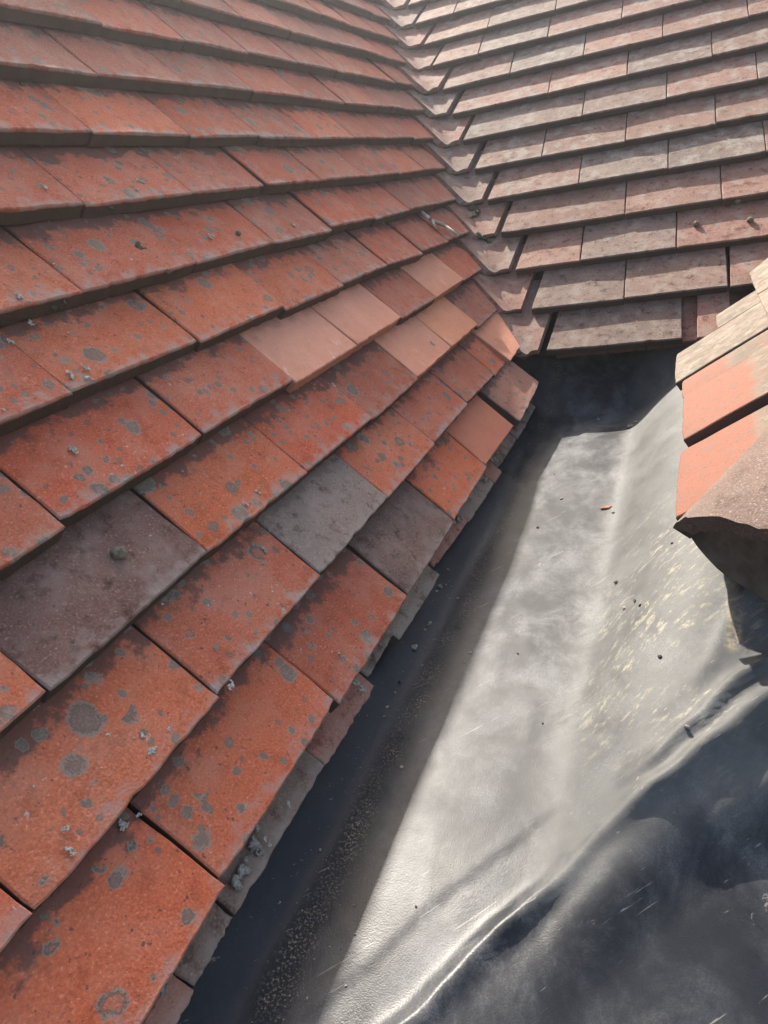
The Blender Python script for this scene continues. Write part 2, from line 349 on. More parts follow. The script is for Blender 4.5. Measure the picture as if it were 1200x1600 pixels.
# (course, joint nearest in y) -> look
NEW = {(0, 0.263): (0.50, 0.185, 0.115), (2, 0.425): (0.62, 0.27, 0.155), (2, 0.260): (0.60, 0.275, 0.180),
       (3, 0.018): (0.60, 0.285, 0.195), (3, 0.183): (0.59, 0.275, 0.185), (3, 0.513): (0.56, 0.255, 0.165)}
DARK = {(0, -0.067): (0.165, 0.105, 0.085), (1, -0.150): (0.235, 0.185, 0.155), (2, -0.4005): (0.155, 0.085, 0.070)}
def near(tab, r, y):
    for (rr_, yy), c in tab.items():
        if rr_ == r and abs(yy - y) < 0.05: return c
    return None
for r in range(ROWS_L):
    j0 = 0.0975 if r % 2 == 0 else 0.0165
    ye = y_end.get(r, valley_y(r * 0.0645) + 0.030)
    y = j0 - 0.165 * 6
    while y < ye - 0.02:
        y2 = y + 0.165
        w = 0.165; cut = y2 > ye - 0.055 and r > 1
        if cut: y2 = ye
        dj = rng.uniform(-0.0012, 0.0012)
        cN, cD = near(NEW, r, y), near(DARK, r, y)
        base_c = rng.choice(ORANGE); k = rng.uniform(0.86, 1.08); br = rng.random() ** 2 * 0.55; gk = 0.30; col = (*[(c * (1 - br) + q_ * br) * k for c, q_ in zip(base_c, (0.24, 0.12, 0.085))], rng.uniform(0.55, 1.0))
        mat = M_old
        if r >= 8 or y > 0.55: col = (col[0] * 0.90, col[1] * 0.98, col[2] * 1.05, col[3] * 0.8)
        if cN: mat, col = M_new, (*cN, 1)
        if cD: mat, col = M_dark, (*cD, 0.8)
        if cut:
            ww = (y2 - y) / 2
            me = tile_mesh('clay_tile_cut', -ww + 0.0007, ww - 0.0007, -ww + 0.001, ww - 0.055, 0.175, 900 + r, t=TL)
            ctr = (y + y2) / 2
        else:
            me = variants[rng.randrange(14)]; ctr = y + 0.0825
        if mat is not M_old and me.users > 0: me = me.copy(); me.materials.clear()
        elif mat is M_old and len(me.materials) and me.materials[0] is not M_old: me = me.copy(); me.materials.clear()
        lift = abs(rng.gauss(0, 0.0010)); sl = rng.gauss(0, 0.0016)
        if cN: lift = 0.0015; sl = rng.uniform(-0.004, 0.002)
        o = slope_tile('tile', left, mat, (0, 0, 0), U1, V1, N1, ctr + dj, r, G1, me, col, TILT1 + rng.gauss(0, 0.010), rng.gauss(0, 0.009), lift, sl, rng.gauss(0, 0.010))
        if cN: o['label'] = 'clean pale new tile among the old ones'
        if cD: o['label'] = 'dark brown tile'
        y += 0.165
# the two eave tiles and the loose new tile next to the valley sit proud of the rest
me = tile_mesh('clay_tile', -0.0817, 0.0817, -0.081, 0.081, 0.185, 301, chip=0.001)
slope_tile('tile', left, M_old, (0, 0, 0), U1, V1, N1, 0.535, 0, G1, me, (0.34, 0.155, 0.11, 0.55), TILT1 + 0.02, 0.055, 0.012, 0.002, -0.07)
me = tile_mesh('clay_tile', -0.0817, 0.0817, -0.081, 0.081, 0.185, 302)
o = slope_tile('tile', left, M_new, (0, 0, 0), U1, V1, N1, 0.665, 1, G1, me, (0.55, 0.24, 0.155, 1), TILT1 + 0.03, 0.02, 0.014, -0.002, -0.05)
o['label'] = 'clean pale new tile beside the valley, standing proud'
# short under-course below the eave tiles
yy = -0.93; k = 0
while yy < 0.62:
    w = rng.choice([0.045, 0.07, 0.10, 0.13, 0.165])
    me = tile_mesh('eave_undertile', -w / 2 + 0.0008, w / 2 - 0.0008, -w / 2 + 0.001, w / 2 - 0.001, 0.10, 400 + k, chip=0.0012, edge=0.0013)
    col = rng.choice([(0.20, 0.135, 0.105, 0.6), (0.26, 0.20, 0.155, 0.7), (0.33, 0.150, 0.11, 0.5), (0.16, 0.125, 0.10, 0.8)])
    o = slope_tile('under_tile', left, M_dark, (0, 0, 0), U1, V1, N1, yy + w / 2, 0, G1, me, col, TILT1 + rng.gauss(0, 0.01), rng.gauss(0, 0.02), -TL - 0.0040 - abs(rng.gauss(0, 0.0015)), -0.026 + rng.gauss(0, 0.003), 0)
    yy += w; k += 1
def sheet(name, parent, mat, pts, thick):
    c = Vector((0, 0, 0))
    n = (Vector(pts[1]) - Vector(pts[0])).cross(Vector(pts[2]) - Vector(pts[0])).normalized()
    vs = [Vector(q) for q in pts] + [Vector(q) - n * thick for q in pts]; m = len(pts)
    fs = [tuple(range(m)), tuple(range(2 * m - 1, m - 1, -1))] + [(i, i + m, (i + 1) % m + m, (i + 1) % m) for i in range(m)]
    me = mesh(name, vs, fs, False); return link(name, me, mat, parent)
def LP(a, s, h): return U1 * a + V1 * s + N1 * h
def BP(a, s, h): return B2 + U2 * a + V2 * s + N2 * h
def RP(a, s, h): return B3 + U3 * a + V3 * s + N3 * h
zt = ROWS_L * 0.0645
sheet('underlay', left, M_felt, [LP(-0.95, 0.03, -0.055), LP(0.62, 0.03, -0.055), LP(valley_y(zt) + 0.1, 1.24, -0.055), LP(-0.95, 1.24, -0.055)], 0.01)

# --- back slope
ROWS_B = 14
TILT2 = math.atan((T + 0.0015) / G2)
joint0 = {0: 0.238, 1: 0.1441, 2: 0.0643, 3: 0.1405, 4: 0.0508, 5: -0.029, 6: 0.0476, 7: -0.0305, 8: -0.1251, 9: -0.2116, 10: -0.2, 11: -0.30, 12: -0.22, 13: -0.31}
BROWN = [(0.195, 0.118, 0.090), (0.215, 0.126, 0.095), (0.175, 0.120, 0.095), (0.23, 0.126, 0.096), (0.165, 0.124, 0.102)]
def back_left(r): return 0.021 - 0.0388 * r if r else 0.016
def back_right(r): return 0.262 + 0.0815 * r + 0.05
for r in range(ROWS_B):
    xl = back_left(r); xr = min(back_right(r), 0.95)
    j = joint0[r]
    while j - 0.165 > xl + 0.10: j -= 0.165
    while j < xl + 0.10: j += 0.165
    xs = [xl]
    while j < xr - 0.04: xs.append(j); j += 0.165
    xs.append(xr)
    for i in range(len(xs) - 1):
        a, b = xs[i], xs[i + 1]; w = (b - a) / 2
        gap_r = 0.0008
        l0, r0, l1, r1 = -w + 0.0008, w - gap_r, -w + 0.001, w - 0.001
        if i == 0: l1 = -w + 0.028
        if r == 0 and i == 1: l0, l1 = -w + 0.022, -w + 0.026
        if r == 1 and i == 2: l0, l1 = -w + 0.003, -w + 0.008
        me = tile_mesh('clay_tile_back', l0, r0, l1, r1, 0.205, 2000 + r * 40 + i, chip=(0.003 if rng.random() < 0.15 else 0.0), camber=0.0006, edge=0.0006, wob=0.0002)
        kf = rng.uniform(0.88, 1.12); c = rng.choice(BROWN); col = (*[q * kf for q in c], rng.uniform(0.55, 0.95))
        if r < 4: col = (col[0] * 1.05, col[1] * 0.98, col[2] * 0.98, col[3] * 0.62)
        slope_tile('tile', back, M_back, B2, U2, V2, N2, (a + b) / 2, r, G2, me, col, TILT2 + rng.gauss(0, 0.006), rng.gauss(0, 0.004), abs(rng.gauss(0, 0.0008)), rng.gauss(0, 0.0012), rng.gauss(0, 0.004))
# under-course showing in the gaps at the back eave
for k, (a, b) in enumerate(((0.03, 0.18), (0.181, 0.345))):
    w = (b - a) / 2; me = tile_mesh('eave_undertile', -w, w, -w, w, 0.14, 2900 + k, edge=0.001)
    slope_tile('under_tile', back, M_back, B2, U2, V2, N2, (a + b) / 2, 0, G2, me, (0.24, 0.10, 0.07, 0.3), TILT2, 0, -T - 0.002, 0.008)
sheet('underlay', back, M_felt, [BP(-0.02, 0.04, -0.055), BP(0.35, 0.04, -0.055), BP(1.1, 1.5, -0.055), BP(-0.62, 1.5, -0.055)], 0.01)

# --- swept valley tiles between left and back slope
def valley_tile(k):
    zl = ZB + k * G2 * math.sin(P2)                         # height of the tail edge
    ts = [0, 0.5, 1.0, 1.5, 2.0]
    rows = []
    NX = 14
    jl, jr, jd, jh = rng.uniform(-0.006, 0.006), rng.uniform(-0.007, 0.004), rng.uniform(0.004, 0.016), rng.uniform(-0.003, 0.003)
    for t in ts:
        z = zl + t * G2 * math.sin(P2)
        V = Vector((valley_x(z), valley_y(z), z))
        dl = 0.016 + jl + 0.042 * t; dr = 0.043 + jr + 0.050 * t
        A = V - U1 * dl + N1 * 0.004; C = V + U2 * dr - N2 * 0.004
        up = (N1 + N2).normalized()
        sink = -t * (T + 0.007)
        row = []
        for i in range(NX + 1):
            s = i / NX
            Q = A * (1 - s) ** 2 + V * 2 * s * (1 - s) + C * s * s
            nn = (N1 * (1 - s) + N2 * s).normalized()
            drop = 0.0
            if t == 0: drop = jd * math.exp(-((s - 0.50) / 0.26) ** 2)
            Q = Q + nn * (sink + 0.0085 + jh * (1 - t / 2)) - Vector((-0.45, 0.55, 0.70)) * drop * 0.9
            Q = Q + nn * 0.0008 * mnoise.noise(Q * 60 + Vector((k * 3.1, 0, 0)))
            row.append((Q, nn))
        rows.append(row)
    O = rows[0][NX // 2][0].copy()
    vs = []; fs = []
    for row in rows:
        for Q, nn in row: vs.append(Q - O)
    off = len(vs)
    for row in rows:
        for Q, nn in row: vs.append(Q - nn * T - O)
    W = NX + 1; H = len(ts)
    for j in range(H - 1):
        for i in range(NX):
            a = j * W + i; fs.append((a, a + 1, a + W + 1, a + W)); fs.append((off + a, off + a + W, off + a + W + 1, off + a + 1))
    for i in range(NX):
        fs.append((i + 1, i, off + i, off + i + 1)); a = (H - 1) * W + i; fs.append((a, a + 1, off + a + 1, off + a))
    for j in range(H - 1):
        a = j * W; fs.append((a, a + W, off + a + W, off + a)); a = j * W + NX; fs.append((a + W, a, off + a, off + a + W))
    me = mesh('valley_tile', vs, fs, True, 40)
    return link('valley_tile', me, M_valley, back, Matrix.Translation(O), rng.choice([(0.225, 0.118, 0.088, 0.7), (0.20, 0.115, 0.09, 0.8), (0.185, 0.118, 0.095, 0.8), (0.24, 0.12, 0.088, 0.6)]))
for k in range(0, ROWS_B): valley_tile(k)

# --- right slope
TILT3 = math.atan((T + 0.0015) / 0.11)
def right_tile(y0, y1, r, col, slide=0.0, lift=0.0, rz=0.0, L=0.20, mat=None, seed=0):
    w = (y1 - y0) / 2
    me = tile_mesh('clay_tile_right', -w + 0.001, w - 0.001, -w + 0.0012, w - 0.0012, L, 3000 + seed, chip=0.001, edge=0.0011)
    return slope_tile('tile', right, mat or M_right, B3, U3, V3, N3, -(y0 + y1) / 2, r, G3, me, col, TILT3, rz, lift, slide)
right_tile(0.398, 0.560, 0, (0.26, 0.19, 0.155, 0.0), -0.010, 0.009, 0.0, seed=1)
right_tile(0.318, 0.396, 0, (0.17, 0.070, 0.046, 0.66), 0.0, 0.0055, 0.004, seed=2)
right_tile(0.155, 0.317, 0, (0.172, 0.067, 0.043, 0.85), 0.003, 0.0065, 0.006, seed=3)
right_tile(-0.012, 0.148, 0, (0.172, 0.064, 0.040, 0.85), -0.006, 0.000, -0.02, seed=4)
right_tile(0.562, 0.66, 0, (0.26, 0.19, 0.155, 0.0), 0.055, 0.000, seed=5)
sd = 10
for r in range(1, 8):
    y = 0.075 if r % 2 else -0.005
    y += 0.0815 * (r - 1)
    while y < 0.66 + 0.095 * r + 0.06:
        right_tile(y, min(y + 0.165, 0.66 + 0.095 * r + 0.07), r, (0.33 * rng.uniform(.9, 1.1), 0.24, 0.18, 0.0), rng.gauss(0, 0.002), abs(rng.gauss(0, 0.001)), rng.gauss(0, 0.006), seed=sd); sd += 1
        y += 0.165
sheet('underlay', right, M_felt, [RP(-0.70, 0.04, -0.055), RP(0.0, 0.04, -0.055), RP(-0.7, 0.95, -0.055), RP(-1.45, 0.95, -0.055)], 0.01)

# hip tile at the near corner, bedded on mortar
HA = math.radians(38); W3 = Vector((-math.cos(HA), math.sin(HA), 0)); A3 = Vector((math.sin(HA), math.cos(HA), 0.5)).normalized(); H3 = W3.cross(A3)
if H3.z < 0: H3 = -H3
HC = Vector((0.237, -0.028, 0.053)) - W3 * 0.090
def hip_tile(c, seed, name='hip_tile'):
    rr = random.Random(seed); NX, NY = 26, 8; vs = []; fs = []
    def pt(i, j, d):
        s = i / NX * 2 - 1; f = j / NY
        hw = 0.092 - 0.010 * f; hh = 0.040
        ang = s * 1.25
        x = hw * math.sin(ang) / math.sin(1.25); h = hh * (math.cos(ang) - math.cos(1.25)) / (1 - math.cos(1.25)) - 0.004
        nrm = Vector((math.sin(ang) * 0.75, math.cos(ang)))
        nrm.normalize()
        x -= nrm.x * d; h -= nrm.y * d
        q = c - W3 * x + H3 * (h - 0.012 * f) + A3 * (0.24 * f)
        if j == 0: q = q + A3 * (0.0035 * mnoise.noise(Vector((i * 0.9, d * 90, seed))) + 0.003 * mnoise.noise(Vector((i * 0.3, 3, seed))))
        return q
    for d in (0.0, T + 0.004):
        for j in range(NY + 1):
            for i in range(NX + 1): vs.append(pt(i, j, d) - c)
    W = NX + 1; off = W * (NY + 1)
    for j in range(NY):
        for i in range(NX):
            a = j * W + i; fs.append((a, a + 1, a + W + 1, a + W)); fs.append((off + a, off + a + W, off + a + W + 1, off + a + 1))
    for i in range(NX):
        fs.append((i + 1, i, off + i, off + i + 1)); a = NY * W + i; fs.append((a, a + 1, off + a + 1, off + a))
    for j in range(NY):
        a = j * W; fs.append((a, a + W, off + a + W, off + a)); a += NX; fs.append((a + W, a, off + a, off + a + W))
    me = mesh(name, vs, fs, True, 40)
    return link(name, me, M_hip, right, Matrix.Translation(c), (0.115, 0.080, 0.068, 0.9))
M_hip = tile_material('granular_hip_tile', 5.0, algae_shade=0, lichen=0.0, film=(0.105, 0.09, 0.08), film_amt=0.8, mott=0.5, speck=0.5, edge=0)
for k in range(4): hip_tile(HC + A3 * 0.17 * k + H3 * 0.0135 * (1 if k else 0) * 1.0, 50 + k)
# mortar face filling the end of the hip tile
vs = []; fs = []; NX, NY = 24, 8
for j in range(NY + 1):
    for i in range(NX + 1):
        s = i / NX * 2 - 1; f = j / NY
        ang = s * 1.2; x = 0.088 * math.sin(ang) / math.sin(1.2)
        top = 0.040 * (math.cos(ang) - math.cos(1.25)) / (1 - math.cos(1.25)) - 0.021
        bot = -0.012 - 0.046 * math.cos(s * math.pi / 2) ** 0.8
        h = top + (bot - top) * f
        dep = 0.018 - 0.024 * f * (0.35 + 0.65 * math.cos(s * 1.5)) + 0.010 * math.sin(f * math.pi) * math.cos(s * 1.4)
        q = HC - W3 * x + H3 * h + A3 * (dep + 0.0015 * mnoise.noise(Vector((x * 40, h * 40, 4))))
        vs.append(q - HC)
W = NX + 1
for j in range(NY):
    for i in range(NX):
        a = j * W + i; fs.append((a, a + W, a + W + 1, a + 1))
o1 = len(vs)
for q in list(vs): vs.append(q + A3 * 0.04)
for j in range(NY):
    for i in range(NX):
        a = o1 + j * W + i; fs.append((a, a + 1, a + W + 1, a + W))
rim = [i for i in range(NX)] + [j * W + NX for j in range(NY)] + [NY * W + i for i in range(NX, 0, -1)] + [j * W for j in range(NY, 0, -1)]
for k in range(len(rim)):
    a, b = rim[k], rim[(k + 1) % len(rim)]; fs.append((a, b, b + o1, a + o1))
link('mortar', mesh('mortar', vs, fs, True, 50), M_mortar, right, Matrix.Translation(HC))

# ------------------------------------------------------------------ the rubber membrane lining the gutter
def sst(a, b, x):
    t = min(1, max(0, (x - a) / (b - a))); return t * t * (3 - 2 * t)
FOLD = [(0.045, -0.52), (0.106, -0.407), (0.137, -0.353), (0.172, -0.303), (0.183, -0.284), (0.205, -0.258), (0.243, -0.222), (0.272, -0.186), (0.302, -0.146), (0.38, -0.07), (0.47, -0.01)]
def fold_sd(x, y):
    best = 9; sg = 1; tt = 0; L = 0
    for (ax, ay), (bx, by) in zip(FOLD, FOLD[1:]):
        dx, dy = bx - ax, by - ay; l2 = dx * dx + dy * dy; l = math.sqrt(l2)
        t = min(1, max(0, ((x - ax) * dx + (y - ay) * dy) / l2))
        ex, ey = x - ax - t * dx, y - ay - t * dy; d = math.hypot(ex, ey)
        if d < best: best = d; sg = 1 if (dx * ey - dy * ex) > 0 else -1; tt = L + t * l
        L += l
    return sg * best, tt
def softmax0(v, k): return 0.5 * (v + math.sqrt(v * v + k * k))
def height(x, y):
    nz = mnoise.noise
    z = -0.080 + 0.020 * sst(0.08, 0.56, y)
    z += 0.80 * softmax0(0.000 - x + 0.005 * nz(Vector((y * 6, 2, 0))), 0.010)          # turns up under the left eave
    d, tt = fold_sd(x, y)
    if abs(d) < 0.08: d += 0.004 * nz(Vector((tt * 17, 5, 5))) + 0.002 * nz(Vector((tt * 40, 1, 5)))
    r = softmax0(x - 0.166 + 0.003 * nz(Vector((y * 7, 9, 0))), 0.013)                  # turns up under the right slope
    k = sst(-0.055, 0.010, d)
    z += 0.085 * math.tanh(r / 0.085) * k * (0.62 + 0.38 * sst(0.0, 0.16, d))
    z += min(0.9 * softmax0(y - 0.635, 0.02), 0.115) * sst(0.30, 0.22, x)                                                # turns up under the back eave
    # long fold near the corner, steep on its near side
    amp = 0.0085 * (0.85 + 0.85 * nz(Vector((tt * 11, 0.3, 7))))
    z += amp * math.exp(-((d - 0.004) / (0.008 if d > 0.004 else 0.006)) ** 2)
    d2 = d - 0.026 - 0.006 * nz(Vector((tt * 14, 4, 1)))
    z += 0.0080 * math.exp(-(d2 / 0.0058) ** 2) * sst(0.30, 0.40, tt)
    d3 = d + 0.030 + 0.010 * nz(Vector((tt * 10, 8, 2))); z += 0.0080 * math.exp(-(d3 / 0.006) ** 2) * sst(0.33, 0.44, tt)
    d4 = d - 0.052 - 0.5 * (tt - 0.45); z += 0.0030 * math.exp(-(d4 / 0.007) ** 2) * sst(0.40, 0.50, tt)
    if d < 0.05:
        z -= 0.003 * (1 - k) + 0.30 * softmax0(-d - 0.025, 0.025)
        z += (1 - k) * (0.010 * nz(Vector((x * 9, y * 7, 1.5))) + 0.005 * nz(Vector((x * 20, y * 12, 4.5))))
    # gentle undulation and small puckers
    z += 0.0006 * nz(Vector((x * 11, y * 6, 0))) + 0.0001 * nz(Vector((x * 34, y * 18, 3)))
    pk = nz(Vector((x * 22 + y * 9, y * 7 - x * 6, 11))); z += 0.0002 * max(0, 1 - abs(pk) * 7)
    return z
def build_membrane():
    x0, x1, y0, y1 = -0.075, 0.46, -1.0, 0.76; st = 0.0042
    nx, ny = int((x1 - x0) / st), int((y1 - y0) / st); vs = []; fs = []
    for j in range(ny + 1):
        y = y0 + (y1 - y0) * j / ny
        for i in range(nx + 1):
            x = x0 + (x1 - x0) * i / nx
            z = height(x, y)
            vs.append((x, y, z))
    W = nx + 1
    for j in range(ny):
        for i in range(nx):
            a = j * W + i; fs.append((a, a + 1, a + W + 1, a + W))
    off = len(vs)
    return mesh('membrane', vs, fs, True)
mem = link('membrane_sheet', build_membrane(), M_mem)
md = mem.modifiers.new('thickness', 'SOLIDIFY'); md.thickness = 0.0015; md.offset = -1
tag(mem, 'wrinkled black rubber membrane lining the gutter between the roof slopes', 'membrane')

# ------------------------------------------------------------------ loose bits
def pebble(x, y, s, seed, mat=None):
    rr = random.Random(seed); bm = bmesh.new(); bmesh.ops.create_icosphere(bm, subdivisions=2, radius=1)
    f = Vector((rr.uniform(0.8, 1.4), rr.uniform(0.6, 1.0), rr.uniform(0.4, 0.8)))
    for v in bm.verts:
        n_ = 1 + 0.35 * mnoise.noise(v.co * 1.3 + Vector((seed, 0, 0))); v.co = Vector((v.co.x * f.x, v.co.y * f.y, v.co.z * f.z)) * n_ * s
    me = bpy.data.meshes.new('pebble'); bm.to_mesh(me); bm.free()
    o = link('pebble', me, mat or M_pebble, None, Matrix.Translation((x, y, height(x, y) + s * 0.35)) @ Matrix.Rotation(rr.uniform(0, 6), 4, 'Z'))
    return o
PB = [(-0.0082, -0.0576, 4.2), (-0.008, -0.0242, 1.9), (-0.0065, -0.0111, 2.4), (-0.0148, 0.057, 3.0), (-0.0153, 0.0461, 2.0), (-0.011, 0.0663, 1.7),
      (-0.0051, -0.1122, 2.2), (-0.0048, -0.1275, 1.5), (0.0312, -0.2124, 1.6), (-0.0034, -0.1603, 1.4), (0.1595, 0.5585, 4.6), (0.1666, 0.5739, 3.6),
      (0.1043, 0.6088, 3.4), (0.1573, 0.2629, 2.2), (0.0847, 0.3095, 2.0), (0.0658, 0.2279, 2.2), (0.1766, 0.0778, 2.8), (0.2003, 0.0085, 2.2), (0.206, -0.0062, 1.6),
      (0.19, 0.0086, 2.6), (0.2267, -0.0955, 2.1), (0.0935, -0.0438, 1.2), (0.1343, -0.1413, 1.1), (0.0832, -0.3312, 0.9), (0.0467, -0.0482, 1.6), (0.0445, -0.0647, 1.2),
      (0.063, 0.3901, 1.5), (-0.0166, 0.0959, 1.8), (0.2324, 0.0888, 1.7), (0.0009, -0.3059, 1.2), (0.0416, -0.3397, 0.9), (0.0508, -0.3592, 0.9),
      (0.0581, -0.3916, 0.8), (0.0385, -0.4049, 0.8), (0.038, -0.3713, 0.8), (0.2477, -0.1811, 1.6), (0.0064, 0.0504, 1.6), (0.0056, -0.0774, 1.4), (-0.0048, -0.1481, 1.9)]
for k, (x, y, s_) in enumerate(PB):
    o = pebble(x, y, s_ * 0.001, 60 + k, M_soot if k in (6, 15, 16, 17, 18, 20, 21, 22, 23) else M_pebble)
    if x < 0.05: tag(o, 'small stone chip in the shaded left crease of the black membrane', 'pebble', 'stone chips in the shaded crease')
    elif y > 0.5: tag(o, 'brown stone chip at the far end of the membrane below the back eave', 'pebble', 'stone chips below the back eave')
    else: tag(o, 'small dark crumb lying on the sunlit part of the black membrane', 'pebble', 'crumbs on the sunlit membrane')
# a flat flake of broken clay
def flake(x, y, s_, seed):
    rr = random.Random(seed); n = 9; vs = []; fs = []
    ring = [(math.cos(a) * s_ * rr.uniform(0.7, 1.1) * 1.7, math.sin(a) * s_ * rr.uniform(0.6, 1.0)) for a in [2 * math.pi * k / n for k in range(n)]]
    for h, sc in ((0, 1.0), (s_ * 0.35, 0.92), (s_ * 0.5, 0.6)):
        for a, b in ring: vs.append((a * sc, b * sc, h + rr.uniform(-1, 1) * s_ * 0.06))
    for l in range(2):
        for k in range(n): fs.append((l * n + k, l * n + (k + 1) % n, (l + 1) * n + (k + 1) % n, (l + 1) * n + k))
    fs.append(tuple(range(2 * n, 3 * n))); fs.append(tuple(range(n - 1, -1, -1)))
    return link('clay_flake', mesh('clay_flake', vs, fs, False), M_flake, None, Matrix.Translation((x, y, height(x, y))) @ Matrix.Rotation(0.4, 4, 'Z'))
M_bed = simple('crumbling_bedding', (0.12, 0.10, 0.085), (0.34, 0.31, 0.27), 260, 0.95, 0.8)
M_flake = simple('broken_clay', (0.20, 0.10, 0.065), (0.30, 0.17, 0.12), 200)
tag(flake(0.1479, 0.2786, 0.0048, 5), 'brown flake of broken tile on the sunlit membrane', 'clay flake')

# grains of grit swept into the left crease
def grit():
    rr = random.Random(77); vs = []; fs = []
    for _ in range(1500):
        y = rr.uniform(-0.52, 0.62); x = 0.004 + 0.022 * mnoise.noise(Vector((y * 5, 1, 1))) + rr.gauss(0, 0.011)
        if y < -0.22: x += 0.020 * min(1, (-0.22 - y) / 0.2)
        if mnoise.noise(Vector((y * 16, x * 30, 8))) < -0.05: continue
        r_ = 0.00022 + 0.0007 * rr.random() ** 3; z = height(x, y) + r_ * 0.5
        o_ = len(vs); a = rr.uniform(0, 6)
        for k in range(4):
            vs.append((x + r_ * math.cos(a + k * 1.57) * rr.uniform(.6, 1.2), y + r_ * math.sin(a + k * 1.57) * rr.uniform(.6, 1.2), z + rr.uniform(-.3, .3) * r_))
        vs.append((x, y, z + r_)); vs.append((x, y, z - r_))
        for k in range(4):
            fs.append((o_ + k, o_ + (k + 1) % 4, o_ + 4)); fs.append((o_ + (k + 1) % 4, o_ + k, o_ + 5))
    return mesh('grit', vs, fs, False)
tag(link('grit', grit(), M_pebble), 'fine sandy grit swept along the left crease of the membrane', 'grit', kind='stuff')

# crusts of pale lichen and cushions of dark moss on the tiles
def blobs(name, spots, mat, parent, seed, n_, spread, size, flat):
    rr = random.Random(seed); bm = bmesh.new()
    for (x, y, z), nn, k in spots:
        nn = Vector(nn); t1 = nn.orthogonal().normalized(); t2 = nn.cross(t1)
        q = rr.uniform(0, 6.28); px = py = 0.0
        for b in range(max(2, int(n_ * k))):
            q += rr.gauss(0, 1.6); px = px * 0.9 + math.cos(q) * spread * k; py = py * 0.9 + math.sin(q) * spread * k
            c = Vector((x, y, z)) + t1 * px + t2 * py
            r_ = size * rr.uniform(0.45, 1.0) * (0.6 + 0.4 * k)
            Mx = frame(c, t1, t2, nn) @ Matrix.Rotation(rr.uniform(0, 6), 4, 'Z') @ Matrix.Diagonal((r_ * rr.uniform(0.8, 1.5), r_ * rr.uniform(0.5, 1.0), r_ * flat, 1))
            ret = bmesh.ops.create_icosphere(bm, subdivisions=1, radius=1.0, matrix=Mx)
            for v in ret['verts']: v.co += Vector((rr.uniform(-1, 1), rr.uniform(-1, 1), rr.uniform(-1, 1))) * r_ * 0.22
    me = bpy.data.meshes.new(name); bm.to_mesh(me); bm.free()
    for p in me.polygons: p.use_smooth = True
    return tag(link(name, me, mat, parent), kind='stuff')
LI = [(-0.1956, -0.2346, 0.2982), (-0.2013, -0.2095, 0.3059), (-0.1691, -0.2048, 0.271), (-0.1684, -0.2221, 0.2692), (-0.1619, -0.212, 0.2626), (-0.2029, -0.2073, 0.3272), (-0.1987, -0.206, 0.3228), (-0.2467, 0.0167, 0.3965), (-0.2527, 0.0341, 0.4025), (-0.2534, -0.0976, 0.4047), (-0.1483, -0.2605, 0.2262), (-0.1273, -0.2424, 0.204), (-0.1703, -0.0186, 0.2526), (-0.2692, 0.0822, 0.4189), (-0.0875, -0.1455, 0.14), (-0.088, -0.1658, 0.1402), (-0.0542, -0.2058, 0.0803), (-0.0482, -0.2707, 0.0738), (-0.0452, -0.2849, 0.0704), (-0.0475, -0.2955, 0.0724), (-0.0403, -0.3015, 0.0643), (-0.0524, -0.3714, 0.0781), (-0.0461, -0.3766, 0.0713), (-0.0475, -0.3569, 0.0724), (-0.0433, -0.2151, 0.0689), (-0.0423, 0.1395, 0.0674), (-0.0464, 0.191, 0.0499), (-0.0947, 0.3846, 0.1471), (-0.0453, 0.1384, 0.0711), (-0.2067, 0.5594, 0.3103), (-0.2121, 0.2527, 0.3381), (-0.2155, 0.075, 0.3414), (-0.2148, 0.08, 0.3408), (-0.0556, 0.1382, 0.0821), (-0.0204, 0.1241, 0.0217), (-0.0196, 0.1345, 0.0213), (-0.0443, -0.4023, 0.047), (-0.0474, -0.4112, 0.0506), (-0.0732, -0.1731, 0.0999), (-0.0101, -0.1798, -0.0213), (-0.0065, -0.183, -0.025), (-0.0079, -0.3151, -0.0229), (-0.008, -0.3467, -0.0221), (-0.0058, -0.3477, -0.0252), (-0.015, -0.1918, 0.0161), (-0.1626, -0.291, 0.2638), (-0.0507, -0.4391, 0.0766), (-0.0426, -0.4497, 0.0673), (-0.0624, -0.3864, 0.0894), (-0.1208, 0.0997, 0.1676), (-0.053, 0.0734, 0.056)]
rl = random.Random(5)
NT = (V1 * math.sin(TILT1) + N1 * math.cos(TILT1)).normalized()
spots = [(q, NT, rl.uniform(0.35, 1.0)) for q in LI]
for _ in range(110):                                       # scattered small crusts on the exposed tails
    r = rl.randrange(0, 11); s_ = rl.uniform(0.004, 0.06) ; a = rl.uniform(-0.6, 0.55 + r * 0.08)
    if r in (2, 3) and a > 0: continue
    q = U1 * a + V1 * (r * G1 + s_ * math.cos(TILT1)) + N1 * (-s_ * math.sin(TILT1) + 0.0004)
    spots.append((tuple(q), NT, rl.uniform(0.12, 0.35)))
blobs('lichen', spots, M_lichen, left, 9, 30, 0.0013, 0.00115, 0.55)
MO = [(-0.242, -0.0795, 0.3839), (-0.2443, -0.0341, 0.3849), (-0.201, -0.1764, 0.3178), (-0.2043, -0.178, 0.3146), (-0.3269, -0.008, 0.5038), (-0.2209, -0.0398, 0.3454), (-0.1992, -0.0355, 0.322)]
lump = []
for _ in range(30):
    a = rl.uniform(-0.55, 0.5); lump.append((tuple(U1 * a + V1 * rl.uniform(-0.014, 0.0) + N1 * (-TL - 0.004)), N1, rl.uniform(0.3, 0.9)))
blobs('mortar_crumbs', lump, M_bed, left, 14, 22, 0.0020, 0.0030, 0.6)
blobs('moss', [(q, N1, rl.uniform(0.5, 1.0)) for q in MO], M_moss, left, 12, 22, 0.0022, 0.0024, 0.6)
